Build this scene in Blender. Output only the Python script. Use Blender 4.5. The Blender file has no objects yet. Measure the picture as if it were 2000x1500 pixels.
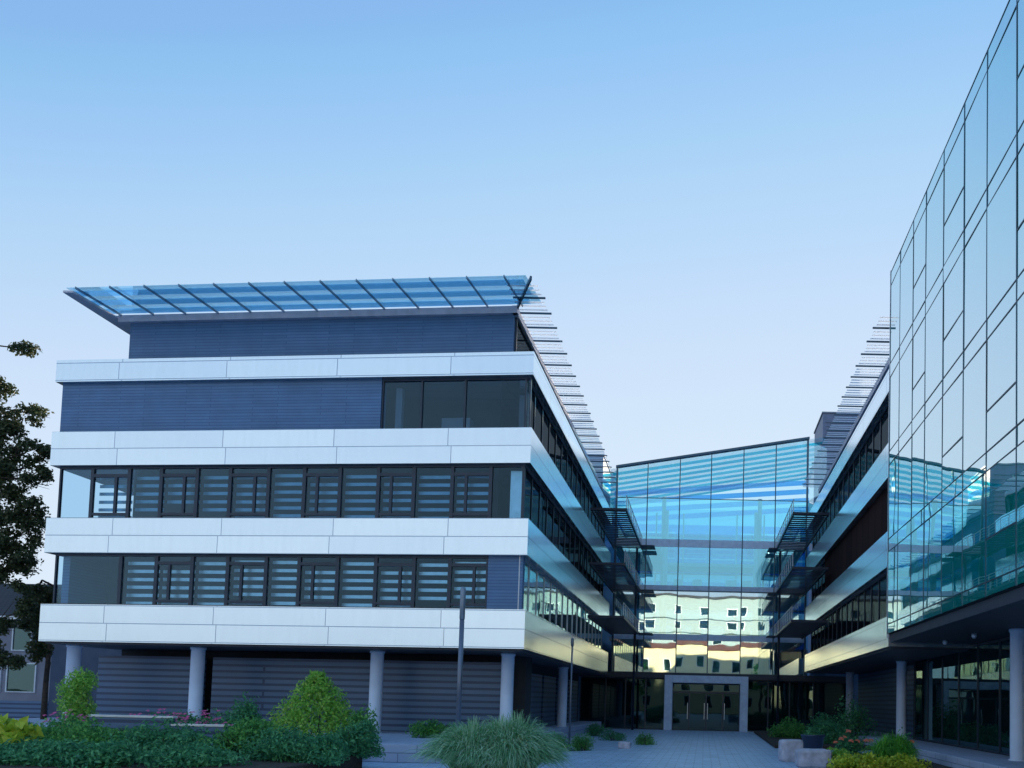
import bpy, bmesh, math, random
from mathutils import Vector, Matrix
random.seed(7)
sc = bpy.context.scene
col = sc.collection
R = math.radians
G = -0.3          # plaza level

# ------------------------------------------------------------------ materials
def nodes(name):
    m = bpy.data.materials.new(name); m.use_nodes = True
    nt = m.node_tree
    return m, nt, nt.nodes['Principled BSDF'], nt.nodes['Material Output']

def N(nt, t, **kw):
    n = nt.nodes.new(t)
    for k, v in kw.items(): setattr(n, k, v)
    return n

def ramp(nt, stops):
    r = N(nt, 'ShaderNodeValToRGB')
    e = r.color_ramp.elements
    while len(e) < len(stops): e.new(0.5)
    for i, (p, c) in enumerate(stops):
        e[i].position = p; e[i].color = (*c, 1)
    return r

def plain(name, c, rough=0.5, metal=0.0, var=0.12, scale=3.0, bump=0.0, bscale=40.0):
    """one paint or metal with slight uneven weathering"""
    m, nt, b, o = nodes(name)
    tc = N(nt, 'ShaderNodeTexCoord')
    nz = N(nt, 'ShaderNodeTexNoise'); nz.inputs['Scale'].default_value = scale; nz.inputs['Detail'].default_value = 5
    nt.links.new(tc.outputs['Object'], nz.inputs['Vector'])
    lo = tuple(x * (1 - var) for x in c); hi = tuple(min(1, x * (1 + var)) for x in c)
    r = ramp(nt, [(0.3, lo), (0.7, hi)])
    nt.links.new(nz.outputs['Fac'], r.inputs[0]); nt.links.new(r.outputs[0], b.inputs['Base Color'])
    b.inputs['Roughness'].default_value = rough; b.inputs['Metallic'].default_value = metal
    if bump:
        n2 = N(nt, 'ShaderNodeTexNoise'); n2.inputs['Scale'].default_value = bscale
        nt.links.new(tc.outputs['Object'], n2.inputs['Vector'])
        bp = N(nt, 'ShaderNodeBump'); bp.inputs['Strength'].default_value = bump; bp.inputs['Distance'].default_value = 0.02
        nt.links.new(n2.outputs['Fac'], bp.inputs['Height']); nt.links.new(bp.outputs[0], b.inputs['Normal'])
    return m

def tiled(name, c1, c2, mortar, bw, rh, ms, dirt=0.90, rough=0.5, metal=0.0, offset=0.5, bump=0.3, wob=0.0, spec=0.5, off=(0, 0, 0), streak=False):
    """panels, slates or pavers laid out in metres on the surface"""
    m, nt, b, o = nodes(name)
    uv = N(nt, 'ShaderNodeUVMap')
    br = N(nt, 'ShaderNodeTexBrick'); br.offset = offset; br.squash = 1.0
    br.inputs['Color1'].default_value = (*c1, 1); br.inputs['Color2'].default_value = (*c2, 1); br.inputs['Mortar'].default_value = (*mortar, 1)
    br.inputs['Scale'].default_value = 1.0; br.inputs['Mortar Size'].default_value = ms; br.inputs['Mortar Smooth'].default_value = 0.1
    br.inputs['Brick Width'].default_value = bw; br.inputs['Row Height'].default_value = rh; br.inputs['Bias'].default_value = 0.0
    mp = N(nt, 'ShaderNodeMapping'); mp.inputs['Location'].default_value = off
    nt.links.new(uv.outputs[0], mp.inputs['Vector']); nt.links.new(mp.outputs[0], br.inputs['Vector'])
    nz = N(nt, 'ShaderNodeTexNoise'); nz.inputs['Scale'].default_value = 1.3; nz.inputs['Detail'].default_value = 6
    ms_ = N(nt, 'ShaderNodeMapping'); ms_.inputs['Scale'].default_value = (4.5, .55, 1) if streak else (1, 1, 1)
    nt.links.new(uv.outputs[0], ms_.inputs['Vector']); nt.links.new(ms_.outputs[0], nz.inputs['Vector'])
    mx = N(nt, 'ShaderNodeMix', data_type='RGBA', blend_type='MULTIPLY'); mx.inputs[0].default_value = 1
    r = ramp(nt, [(0.28, (dirt, dirt, dirt)), (0.72, (1.0, 1.0, 1.0))])
    nt.links.new(nz.outputs['Fac'], r.inputs[0]); nt.links.new(br.outputs['Color'], mx.inputs[6]); nt.links.new(r.outputs[0], mx.inputs[7])
    nt.links.new(mx.outputs[2], b.inputs['Base Color'])
    b.inputs['Roughness'].default_value = rough; b.inputs['Metallic'].default_value = metal
    b.inputs['Specular IOR Level'].default_value = spec
    last = None
    if bump:
        bp = N(nt, 'ShaderNodeBump'); bp.invert = True; bp.inputs['Strength'].default_value = bump; bp.inputs['Distance'].default_value = 0.01
        nt.links.new(br.outputs['Fac'], bp.inputs['Height']); last = bp
    if wob:
        n2 = N(nt, 'ShaderNodeTexNoise'); n2.inputs['Scale'].default_value = 0.5; n2.inputs['Detail'].default_value = 1
        nt.links.new(uv.outputs[0], n2.inputs['Vector'])
        b2 = N(nt, 'ShaderNodeBump'); b2.inputs['Strength'].default_value = 1.0; b2.inputs['Distance'].default_value = wob
        nt.links.new(n2.outputs['Fac'], b2.inputs['Height'])
        if last: nt.links.new(last.outputs[0], b2.inputs['Normal'])
        last = b2
    if last: nt.links.new(last.outputs[0], b.inputs['Normal'])
    return m

def glass(name, tint, refl_tint, f0, f90, wob=0.004, wscale=0.6, body=None, bodyfac=0.0):
    """coated facade glass: clear tinted sheet with a mirror reflection that grows towards grazing view"""
    m = bpy.data.materials.new(name); m.use_nodes = True; nt = m.node_tree; nt.nodes.clear()
    out = N(nt, 'ShaderNodeOutputMaterial')
    tr = N(nt, 'ShaderNodeBsdfTransparent'); tr.inputs[0].default_value = (*tint, 1)
    gl = N(nt, 'ShaderNodeBsdfGlossy'); gl.inputs['Color'].default_value = (*refl_tint, 1); gl.inputs['Roughness'].default_value = 0.01
    lw = N(nt, 'ShaderNodeLayerWeight'); lw.inputs['Blend'].default_value = 0.35
    mr = N(nt, 'ShaderNodeMapRange'); mr.inputs['To Min'].default_value = f0; mr.inputs['To Max'].default_value = f90
    nt.links.new(lw.outputs['Facing'], mr.inputs['Value'])
    tc = N(nt, 'ShaderNodeTexCoord'); nz = N(nt, 'ShaderNodeTexNoise'); nz.inputs['Scale'].default_value = wscale; nz.inputs['Detail'].default_value = 1.5
    nt.links.new(tc.outputs['Object'], nz.inputs['Vector'])
    bp = N(nt, 'ShaderNodeBump'); bp.inputs['Distance'].default_value = wob; bp.inputs['Strength'].default_value = 1
    nt.links.new(nz.outputs['Fac'], bp.inputs['Height']); nt.links.new(bp.outputs[0], gl.inputs['Normal'])
    base = tr
    if body:
        df = N(nt, 'ShaderNodeBsdfDiffuse'); df.inputs[0].default_value = (*body, 1)
        mb = N(nt, 'ShaderNodeMixShader'); mb.inputs[0].default_value = bodyfac
        nt.links.new(tr.outputs[0], mb.inputs[1]); nt.links.new(df.outputs[0], mb.inputs[2]); base = mb
    mx = N(nt, 'ShaderNodeMixShader')
    nt.links.new(mr.outputs[0], mx.inputs[0]); nt.links.new(base.outputs[0], mx.inputs[1]); nt.links.new(gl.outputs[0], mx.inputs[2])
    nt.links.new(mx.outputs[0], out.inputs[0])
    return m

def frosted(name, c, f):
    m, nt, b, o = nodes(name)
    b.inputs['Base Color'].default_value = (*c, 1); b.inputs['Roughness'].default_value = .4
    t = N(nt, 'ShaderNodeBsdfTranslucent'); t.inputs[0].default_value = (*c, 1)
    mx = N(nt, 'ShaderNodeMixShader'); mx.inputs[0].default_value = f
    nt.links.new(b.outputs[0], mx.inputs[1]); nt.links.new(t.outputs[0], mx.inputs[2]); nt.links.new(mx.outputs[0], o.inputs[0])
    return m

def leafmat(name, stops, transl=0.35):
    m = bpy.data.materials.new(name); m.use_nodes = True; nt = m.node_tree; nt.nodes.clear()
    out = N(nt, 'ShaderNodeOutputMaterial')
    ge = N(nt, 'ShaderNodeNewGeometry')
    tc = N(nt, 'ShaderNodeTexCoord'); nz = N(nt, 'ShaderNodeTexNoise'); nz.inputs['Scale'].default_value = 2.2; nz.inputs['Detail'].default_value = 3
    nt.links.new(tc.outputs['Object'], nz.inputs['Vector'])
    ad = N(nt, 'ShaderNodeMath', operation='MULTIPLY_ADD'); ad.inputs[1].default_value = 0.45
    mu = N(nt, 'ShaderNodeMath', operation='MULTIPLY'); mu.inputs[1].default_value = 0.6
    nt.links.new(nz.outputs['Fac'], mu.inputs[0])
    nt.links.new(ge.outputs['Random Per Island'], ad.inputs[0]); nt.links.new(mu.outputs[0], ad.inputs[2])
    r = ramp(nt, stops); nt.links.new(ad.outputs[0], r.inputs[0])
    d = N(nt, 'ShaderNodeBsdfPrincipled'); d.inputs['Roughness'].default_value = 0.45; d.inputs['Specular IOR Level'].default_value = 0.3
    t = N(nt, 'ShaderNodeBsdfTranslucent')
    nt.links.new(r.outputs[0], d.inputs['Base Color']); nt.links.new(r.outputs[0], t.inputs[0])
    mx = N(nt, 'ShaderNodeMixShader'); mx.inputs[0].default_value = transl
    nt.links.new(d.outputs[0], mx.inputs[1]); nt.links.new(t.outputs[0], mx.inputs[2]); nt.links.new(mx.outputs[0], out.inputs[0])
    return m

M = {}
M['band'] = tiled('brushed_aluminium_panels', (0.84, 0.94, 1.0), (0.78, 0.89, 0.97), (0.36, 0.45, 0.56), 4.7, 0.718, 0.018, dirt=0.95, rough=0.20, metal=0.92, offset=0.03, bump=0.2, wob=0.012, off=(3.49, -0.152, 0), streak=True)
M['slate'] = tiled('blue_slate_strips', (0.11, 0.235, 0.44), (0.085, 0.20, 0.385), (0.055, 0.14, 0.30), 2.9, 0.125, 0.014, dirt=.80, rough=0.42, offset=0.37, bump=0.5)
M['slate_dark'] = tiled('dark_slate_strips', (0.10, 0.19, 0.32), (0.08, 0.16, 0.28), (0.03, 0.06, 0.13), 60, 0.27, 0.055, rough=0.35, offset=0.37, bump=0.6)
M['brown'] = tiled('brown_panel', (0.055, 0.028, 0.024), (0.04, 0.022, 0.02), (0.01, 0.01, 0.01), 1.4, 3.0, 0.03, rough=0.9, offset=0.0, bump=0.3, spec=0.05)
M['frame'] = plain('dark_window_frame', (0.026, 0.042, 0.068), 0.4, 0.1)
M['frame_light'] = plain('pale_window_frame', (0.62, 0.66, 0.7), 0.4, 0.2)
M['rib'] = plain('blue_grey_rib', (0.16, 0.25, 0.36), 0.4, 0.3)
M['mull'] = plain('teal_mullion', (0.05, 0.10, 0.15), 0.35, 0.5)
M['white_metal'] = plain('white_coated_steel', (0.74, 0.76, 0.8), 0.35, 0.3)
M['column'] = plain('grey_painted_column', (0.66, 0.76, 0.92), 0.6, 0.0, var=0.08, scale=1.2)
M['pole'] = plain('grey_lamp_steel', (0.16, 0.19, 0.25), 0.4, 0.5)
M['lamp'] = plain('lamp_head_grey', (0.22, 0.27, 0.34), 0.4, 0.3)
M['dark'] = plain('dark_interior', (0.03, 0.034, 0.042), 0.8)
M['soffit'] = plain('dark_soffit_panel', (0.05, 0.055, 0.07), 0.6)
M['eave'] = plain('grey_eave_board', (0.62, 0.60, 0.68), 0.5)
M['gallery'] = plain('black_gallery_steel', (0.022, 0.032, 0.055), 0.45, 0.4)
M['plant_room'] = plain('grey_blue_cladding', (0.14, 0.18, 0.29), 0.5)
M['blind_bright_refl'] = plain('bright_refl_slat', (0.74, 0.81, 0.83), 0.35, 0.8)  # brighter reflections of the lower storey put into this slat colour
M['blind_dim_refl'] = plain('dim_refl_slat', (0.27, 0.41, 0.52), 0.4, 0.7)  # same blinds one storey up, weaker reflection put into the colour
M['win'] = glass('office_window_glass', (0.72, 0.86, 0.94), (0.60, 0.86, 1.0), 0.02, 0.22, 0.006)
M['win_dark'] = glass('dark_side_glass', (0.10, 0.13, 0.15), (0.75, 0.9, 1.0), 0.012, 0.10, 0.004, body=(0.006, 0.008, 0.01), bodyfac=0.75)
M['win_teal'] = glass('teal_side_glass', (0.25, 0.5, 0.55), (0.8, 1.0, 1.0), 0.15, 0.9, 0.010, body=(0.01, 0.05, 0.06), bodyfac=0.4)
M['mirror'] = glass('mirror_curtain_glass', (0.02, 0.05, 0.06), (0.92, 0.98, 1.0), 0.50, 1.0, 0.006, 0.45, body=(0.0, 0.62, 0.50), bodyfac=0.97)
M['atrium'] = glass('blue_atrium_glass', (0.50, 0.92, 1.0), (0.52, 0.95, 1.0), 0.34, 0.75, 0.006, 0.5)
M['atrium_top'] = glass('clear_top_glass', (0.86, 0.98, 1.0), (0.7, 0.95, 1.0), 0.06, 0.6, 0.006, 0.5)
M['roof_tint'] = glass('cyan_roof_strip', (0.20, 0.88, 0.95), (0.6, 0.9, 1.0), 0.04, 0.3, 0.003)
M['rear_tint'] = glass('blue_rear_strip', (0.20, 0.62, 0.92), (0.6, 0.9, 1.0), 0.05, 0.4, 0.003)
M['atrium_low'] = glass('clear_atrium_glass', (0.62, 0.90, 0.96), (0.90, 1.0, 1.0), 0.55, 0.9, 0.0035, 0.5)
M['back_glass'] = glass('pale_back_glass', (0.7, 0.9, 1.0), (0.9, 1, 1), 0.08, 0.6, 0.003)
M['clear_roof'] = glass('clear_roof_glass', (0.95, 0.98, 1.0), (0.9, 1, 1), 0.04, 0.3, 0.003)
M['roof_glass'] = glass('blue_canopy_glass', (0.62, 0.86, 0.99), (0.7, 0.9, 1.0), 0.06, 0.5, 0.003)
M['frosted'] = frosted('frosted_white_glass', (0.90, 0.93, 0.97), .72)
M['door_glass'] = glass('dark_entrance_glass', (0.10, 0.20, 0.22), (0.6, 0.95, 1.0), 0.07, 0.35, 0.004, body=(0.01, 0.025, 0.03), bodyfac=0.5)
M['portal'] = plain('pale_portal_metal', (0.62, 0.75, 0.95), 0.55, 0.0)
M['plaster'] = plain('white_plaster', (0.84, 0.86, 0.86), 0.8)
M['sun_block_wall'] = plain('white_sun_block_wall', (0.82, 0.88, 0.92), 0.7)
M['block_wall'] = plain('pale_block_render', (0.34, 0.42, 0.42), 0.8)
M['paving'] = tiled('grey_paving_slabs', (0.52, 0.69, 0.88), (0.44, 0.60, 0.78), (0.25, 0.34, 0.46), 0.6, 0.4, 0.018, dirt=0.72, rough=0.42, bump=0.4)
M['terrace'] = tiled('pale_stone_slabs', (0.44, 0.52, 0.66), (0.40, 0.47, 0.61), (0.20, 0.24, 0.32), 1.2, 0.6, 0.014, rough=0.8, bump=0.4)
M['soil'] = plain('dark_soil', (0.045, 0.036, 0.028), 0.95, 0, 0.4, 6.0, 0.8, 30)
M['grassland'] = plain('rough_lawn', (0.06, 0.085, 0.035), 0.95, 0, 0.4, 0.6, 0.6, 20)
M['kerb'] = plain('white_kerb_stone', (0.72, 0.74, 0.72), 0.8)
M['stone'] = plain('pale_boulder', (0.50, 0.50, 0.58), 0.85, 0, 0.25, 5.0, 0.7, 18)
M['pot'] = plain('dark_blue_pot', (0.03, 0.05, 0.10), 0.35)
M['bark'] = plain('brown_bark', (0.055, 0.042, 0.032), 0.9, 0, 0.35, 8, 0.8, 25)
M['hwall'] = plain('grey_house_render', (0.26, 0.25, 0.29), 0.85, 0, 0.15, 0.8)
M['hroof'] = tiled('dark_roof_tiles', (0.06, 0.05, 0.055), (0.045, 0.04, 0.045), (0.02, 0.02, 0.02), 0.3, 0.25, 0.02, rough=0.8)
M['rroof'] = tiled('red_roof_tiles', (0.36, 0.12, 0.07), (0.30, 0.10, 0.06), (0.12, 0.05, 0.03), 0.3, 0.3, 0.03, rough=0.8)
M['cream'] = plain('cream_render', (0.80, 0.66, 0.40), 0.85, 0, 0.08, 0.5)
M['pink'] = plain('pink_petals', (0.60, 0.10, 0.28), 0.6)
M['orange'] = plain('orange_red_petals', (0.72, 0.17, 0.09), 0.6)
M['leaf_dark'] = leafmat('dark_leaves', [(0.2, (0.027, 0.135, 0.071)), (0.55, (0.077, 0.310, 0.141)), (0.85, (0.213, 0.601, 0.265))])
M['leaf_mid'] = leafmat('mid_green_leaves', [(0.2, (0.036, 0.156, 0.050)), (0.55, (0.114, 0.376, 0.101)), (0.85, (0.301, 0.679, 0.176))])
M['leaf_bright'] = leafmat('bright_green_leaves', [(0.2, (0.121, 0.337, 0.061)), (0.55, (0.314, 0.651, 0.109)), (0.85, (0.626, 0.750, 0.216))])
M['leaf_yellow'] = leafmat('yellow_green_leaves', [(0.2, (0.209, 0.356, 0.042)), (0.55, (0.544, 0.670, 0.062)), (0.85, (0.750, 0.750, 0.126))])
M['leaf_tree'] = leafmat('tree_leaves', [(0.2, (0.026, 0.045, 0.018)), (0.55, (0.072, 0.098, 0.038)), (0.85, (0.17, 0.16, 0.08))], 0.3)
M['blade'] = leafmat('grass_blades', [(0.12, (0.061, 0.205, 0.084)), (0.42, (0.181, 0.445, 0.205)), (0.72, (0.529, 0.750, 0.529))])
M['blade_green'] = leafmat('green_blades', [(0.2, (0.042, 0.209, 0.031)), (0.55, (0.126, 0.440, 0.062)), (0.85, (0.313, 0.750, 0.126))])

# ------------------------------------------------------------------ mesh building
class Frame:
    """a along the facade, b outwards, z up"""
    def __init__(s, O, ax, ay): s.O = Vector((O[0], O[1])); s.ax = Vector(ax); s.ay = Vector(ay)
    def p(s, a, b, z):
        q = s.O + s.ax * a + s.ay * b
        return (q.x, q.y, z)

class MB:
    def __init__(s): s.v = []; s.f = []
    def hexa(s, c):
        i = len(s.v); s.v += c
        s.f += [(i, i+1, i+2, i+3), (i+4, i+5, i+6, i+7), (i, i+1, i+5, i+4), (i+1, i+2, i+6, i+5), (i+2, i+3, i+7, i+6), (i+3, i, i+4, i+7)]
        return s
    def box(s, x0, x1, y0, y1, z0, z1):
        return s.hexa([(x0, y0, z0), (x1, y0, z0), (x1, y1, z0), (x0, y1, z0), (x0, y0, z1), (x1, y0, z1), (x1, y1, z1), (x0, y1, z1)])
    def fbox(s, fr, a0, a1, b0, b1, z0, z1, dz=0.0):
        """box in a facade frame; dz tilts it: the outer edge b1 is lifted by dz"""
        return s.hexa([fr.p(a0, b0, z0), fr.p(a1, b0, z0), fr.p(a1, b1, z0 + dz), fr.p(a0, b1, z0 + dz),
                       fr.p(a0, b0, z1), fr.p(a1, b0, z1), fr.p(a1, b1, z1 + dz), fr.p(a0, b1, z1 + dz)])
    def prism(s, poly, z0, z1):
        i = len(s.v); n = len(poly)
        zz0 = z0 if isinstance(z0, (list, tuple)) else [z0] * n
        zz1 = z1 if isinstance(z1, (list, tuple)) else [z1] * n
        s.v += [(p[0], p[1], zz0[k]) for k, p in enumerate(poly)] + [(p[0], p[1], zz1[k]) for k, p in enumerate(poly)]
        s.f += [tuple(range(i, i + n)), tuple(range(i + n, i + 2 * n))]
        for k in range(n): s.f.append((i + k, i + (k + 1) % n, i + n + (k + 1) % n, i + n + k))
        return s
    def tube(s, p0, p1, r0, r1=None, n=16, cap=True):
        r1 = r0 if r1 is None else r1
        p0 = Vector(p0); p1 = Vector(p1); d = (p1 - p0).normalized()
        a = d.orthogonal().normalized(); b = d.cross(a); i = len(s.v)
        for p, r in ((p0, r0), (p1, r1)):
            for k in range(n):
                t = 2 * math.pi * k / n; s.v.append(tuple(p + a * (r * math.cos(t)) + b * (r * math.sin(t))))
        for k in range(n): s.f.append((i + k, i + (k + 1) % n, i + n + (k + 1) % n, i + n + k))
        if cap: s.f += [tuple(range(i, i + n)), tuple(range(i + n, i + 2 * n))]
        return s
    def lathe(s, c, prof, n=24):
        i = len(s.v)
        for (r, z) in prof:
            for k in range(n):
                t = 2 * math.pi * k / n; s.v.append((c[0] + r * math.cos(t), c[1] + r * math.sin(t), c[2] + z))
        for j in range(len(prof) - 1):
            for k in range(n):
                a = i + j * n; s.f.append((a + k, a + (k + 1) % n, a + n + (k + 1) % n, a + n + k))
        s.f += [tuple(range(i, i + n)), tuple(range(i + (len(prof) - 1) * n, i + len(prof) * n))]
        return s
    def leaf(s, p, nrm, up, L, W):
        """a folded pointed leaf"""
        side = nrm.cross(up)
        if side.length < 1e-4: side = nrm.orthogonal()
        side.normalize(); up = side.cross(nrm).normalized(); i = len(s.v)
        s.v += [tuple(p), tuple(p + up * (L * .45) + side * (W * .5) + nrm * (L * .08)), tuple(p + up * L - nrm * (L * .12)), tuple(p + up * (L * .45) - side * (W * .5) + nrm * (L * .08))]
        s.f += [(i, i + 1, i + 2), (i, i + 2, i + 3)]
    def build(s, name, mat, parent=None, smooth=False, recalc=True, bevel=0.0):
        org = Vector((0, 0, 0)); p = parent
        while p is not None: org += p.location; p = p.parent
        me = bpy.data.meshes.new(name)
        me.from_pydata([tuple(Vector(v) - org) for v in s.v], [], s.f)
        if recalc:
            bm = bmesh.new(); bm.from_mesh(me); bmesh.ops.recalc_face_normals(bm, faces=bm.faces); bm.to_mesh(me); bm.free()
            uvl = me.uv_layers.new(name='UVMap'); vs = me.vertices; lp = me.loops
            for poly in me.polygons:
                n = poly.normal
                if abs(n.z) > .75:
                    for li in poly.loop_indices:
                        c = vs[lp[li].vertex_index].co + org; uvl.data[li].uv = (c.x, c.y)
                else:
                    t = Vector((-n.y, n.x, 0)).normalized()
                    for li in poly.loop_indices:
                        c = vs[lp[li].vertex_index].co + org; uvl.data[li].uv = (c.dot(t), c.z)
        if smooth:
            for poly in me.polygons: poly.use_smooth = len(poly.vertices) <= 4
        me.materials.append(mat)
        o = bpy.data.objects.new(name, me); col.objects.link(o)
        if parent is not None: o.parent = parent
        if bevel:
            md = o.modifiers.new('bevel', 'BEVEL'); md.width = bevel; md.segments = 2; md.limit_method = 'ANGLE'
        return o

def tag(o, label, cat, group=None):
    o['label'] = label; o['category'] = cat
    if group: o['group'] = group
    return o
def thing(name, label, cat, loc=(0, 0, 0), group=None):
    o = bpy.data.objects.new(name, None); col.objects.link(o); o.location = loc
    o.empty_display_size = 0.3
    return tag(o, label, cat, group)
def struct(o): o['kind'] = 'structure'; return o

# ------------------------------------------------------------------ ground
def grid_ground():
    m = MB(); S = 900
    m.v = [(-S, -S, 0), (S, -S, 0), (S, S, 0), (-S, S, 0)]
    m.v = [(x, y, G - 0.012) for x, y, _ in m.v]; m.f = [(0, 1, 2, 3)]
    return struct(m.build('ground', M['grassland']))
grid_ground()
pl = MB(); pl.v = [(-60, -30, G), (60, -30, G), (60, 60, G), (-60, 60, G)]; pl.f = [(0, 1, 2, 3)]
struct(pl.build('plaza_paving', M['paving']))
struct(MB().prism([(-34, 25.2), (-7.35, 25.2), (-7.35, 57.5), (-34, 57.5)], G + 0.004, 0.27).build('terrace', M['terrace'], bevel=0.02))
struct(MB().prism([(8.2, 14), (26, 14), (26, 57.5), (8.2, 57.5)], G + 0.004, 0.22).build('terrace', M['terrace'], bevel=0.02))

# ------------------------------------------------------------------ left office block
TH = R(5.2)
C = (-6.95, 30.5)
FR = Frame(C, (-math.cos(TH), math.sin(TH)), (-math.sin(TH), -math.cos(TH)))   # front, a runs to the left
IN = Frame(C, (0, 1), (1, 0))                                                  # courtyard side, a runs away
YB = 57.0
def inset(front, side, end, right_x=None):
    """plan of a storey: inset from the front, the courtyard side, the left end"""
    e = 20.25
    p0 = FR.p(side, -front, 0); p1 = FR.p(e - end, -front, 0)
    return [(p0[0], p0[1]), (p1[0], p1[1]), (p1[0], YB), (p0[0], YB)]

LB = thing('office_building', 'left office block with four white metal bands, slate walls and a flared roof canopy', 'office building', (-16.5, 44, G))
LEV = [(3.70, 5.22), (7.33, 8.77), (10.95, 12.35), (14.45, 15.37)]
for z0, z1 in LEV:
    MB().prism(inset(0, 0, 0), z0, z1).build('fascia_band', M['band'], LB)
# cores coloured near black, standing in for the shade inside rooms
MB().prism(inset(2.6, 2.2, .5), 5.22, 7.33).prism(inset(2.6, 2.2, 1.5), 8.77, 10.95).prism(inset(2.6, 2.2, 6), 12.35, 14.45).build('shade_core', M['dark'], LB)
END = Frame(FR.p(20.1, 0, 0)[:2], (0, 1), (-1, 0))
MB().fbox(END, .62, 24, -.5, 0, 12.35, 14.45).build('slate_wall', M['slate'], LB)
MB().fbox(END, .7, 24, -.4, -.1, 5.22, 7.33).build('slate_wall', M['slate'], LB)

def window(fr, a0, a1, z0, z1, b, pane, parent, frame=M['frame'], fw=0.06, sash=0, blind=None, period=0.33, slat_h=0.15, thick=0.10, part='window'):
    """frame with its pane (and blind) as sub-parts; b is the depth of the frame's outer face"""
    m = MB()
    m.fbox(fr, a0, a0 + fw, b - thick, b, z0, z1); m.fbox(fr, a1 - fw, a1, b - thick, b, z0, z1)
    m.fbox(fr, a0 + fw, a1 - fw, b - thick, b, z0, z0 + .06); m.fbox(fr, a0 + fw, a1 - fw, b - thick, b, z1 - .09, z1)
    if sash:
        w = a1 - a0; k = a0 + w * (0.36 if sash == 1 else 0.64); h = z1 - z0
        m.fbox(fr, k - .055, k + .055, b - thick, b - .012, z0 + .12 * h, z0 + .80 * h)
        m.fbox(fr, a0 + fw, a1 - fw, b - thick, b - .006, z0 + .80 * h, z0 + .86 * h)
        m.fbox(fr, a0 + fw, a1 - fw, b - thick, b - .006, z0 + .07 * h, z0 + .12 * h)
    w = m.build(part, frame, parent)
    MB().fbox(fr, a0 + fw, a1 - fw, b - thick * .7, b - thick * .7 + .02, z0 + .06, z1 - .09).build('pane', pane, w)
    if blind:
        s = MB(); z = z0 + random.choice((.06, .1, .14, .1, .4, .73))
        while z < z1 - .2:
            jt = random.uniform(-.012, .012)
            s.fbox(fr, a0 + fw + .01, a1 - fw - .01, b - .34, b - .31, z + jt, z + jt + slat_h); z += period
        s.build('blind', blind, w)
    return w

# front: storey 1
u1 = [0.3, 1.63, 3.17, 4.63, 6.2, 7.79, 9.39, 10.79, 12.42, 13.95, 15.5, 17.06, 19.95]
MB().fbox(FR, 0.22, 1.62, -0.45, -0.22, 5.22, 7.33).build('slate_wall', M['slate'], LB)
for i in range(1, len(u1) - 1):
    last = i == len(u1) - 2
    window(FR, u1[i], u1[i + 1], 5.22, 7.33, -0.22, M['win'], LB, fw=.07, sash=0 if last else (i % 2 and (1 if i < 5 else 2)), blind=None if last else M['blind_bright_refl'], slat_h=.13)
# front: storey 2
u2 = [0.28, 1.65, 3.21, 4.78, 6.25, 7.85, 9.35, 10.87, 12.51, 13.94, 15.5, 16.91, 18.54, 20.0]
for i in range(len(u2) - 1):
    plainw = i in (0, 12)
    window(FR, u2[i], u2[i + 1], 8.77, 10.95, -0.22, M['win'], LB, fw=.07, sash=0 if plainw else (i % 2 and (2 if i < 6 else 1)), blind=None if plainw else M['blind_dim_refl'], slat_h=.13)
# front: storey 3, slate and a glazed corner room
MB().fbox(FR, 6.26, 20.1, -0.6, -0.20, 12.35, 14.45).build('slate_wall', M['slate'], LB)
for a0, a1 in ((0.15, 2.82), (2.82, 4.61), (4.61, 6.24)):
    window(FR, a0, a1, 12.35, 14.45, -0.24, M['win'], LB, fw=.04)
MB().fbox(FR, 3.1, 4.3, -1.9, -1.5, 12.36, 13.3).fbox(FR, 0.7, 1.1, -2.2, -1.7, 12.36, 14.3).fbox(FR, 5.7, 5.95, -1.0, -.8, 12.36, 14.3).build('interior_cabinet', M['hwall'], LB)
MB().fbox(FR, 0.45, 0.95, -.62, -.56, 8.85, 10.8).build('curtain', M['blind_bright_refl'], LB)

# courtyard side windows
ys = [0.25 + 1.55 * k for k in range(17)]
for li, (z0, z1, gm) in enumerate(((5.22, 7.33, M['win_teal']), (8.77, 10.95, M['win_dark']), (12.35, 14.45, M['win_dark']))):
    for k in range(len(ys) - 1):
        window(IN, ys[k], ys[k + 1], z0, z1, -0.28, gm, LB, frame=M['frame_light'] if li == 0 else M['frame'], fw=.035, thick=.08)

# penthouse and its canopy
PW = inset(0.55, 1.05, 2.7)
MB().prism(PW, 15.37, 17.2).build('slate_wall', M['slate'], LB)
window(Frame((PW[0][0] + .03, PW[0][1]), (0, 1), (1, 0)), 0.2, 26.0, 15.45, 17.15, 0.06, M['win_dark'], LB, fw=.05, part='penthouse_window')
ZR = 17.35
can = MB()
# gutter round the penthouse and roof deck
a_l = 17.95
can.fbox(FR, 0.85, a_l, -0.55, -0.35, 17.12, 17.40)
can.box(-7.98, -7.78, 30.95, YB, 17.12, 17.42)
can.prism(inset(0.5, 1.1, 3.1), 17.2, 17.45)
canopy = can.build('roof_canopy', M['eave'], LB)
MB().prism([FR.p(18.02, 1.72, 0)[:2], FR.p(18.42, 1.75, 0)[:2], (FR.p(18.42, 0, 0)[0], YB), (FR.p(17.3, 0, 0)[0], YB), FR.p(17.3, -.5, 0)[:2], FR.p(18.02, -.3, 0)[:2]], 17.28, 17.36).build('eave_board', M['eave'], canopy)
MB().fbox(FR, -0.15, 18.3, -0.34, 1.74, 17.46, 17.475).build('canopy_glass', M['back_glass'], canopy)
for k in range(13):
    a = 0.62 + 1.43 * k
    MB().fbox(FR, a, a + .035, -0.35, 1.86, 17.35, 17.44).build('canopy_rib', M['rib'], canopy)
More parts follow.
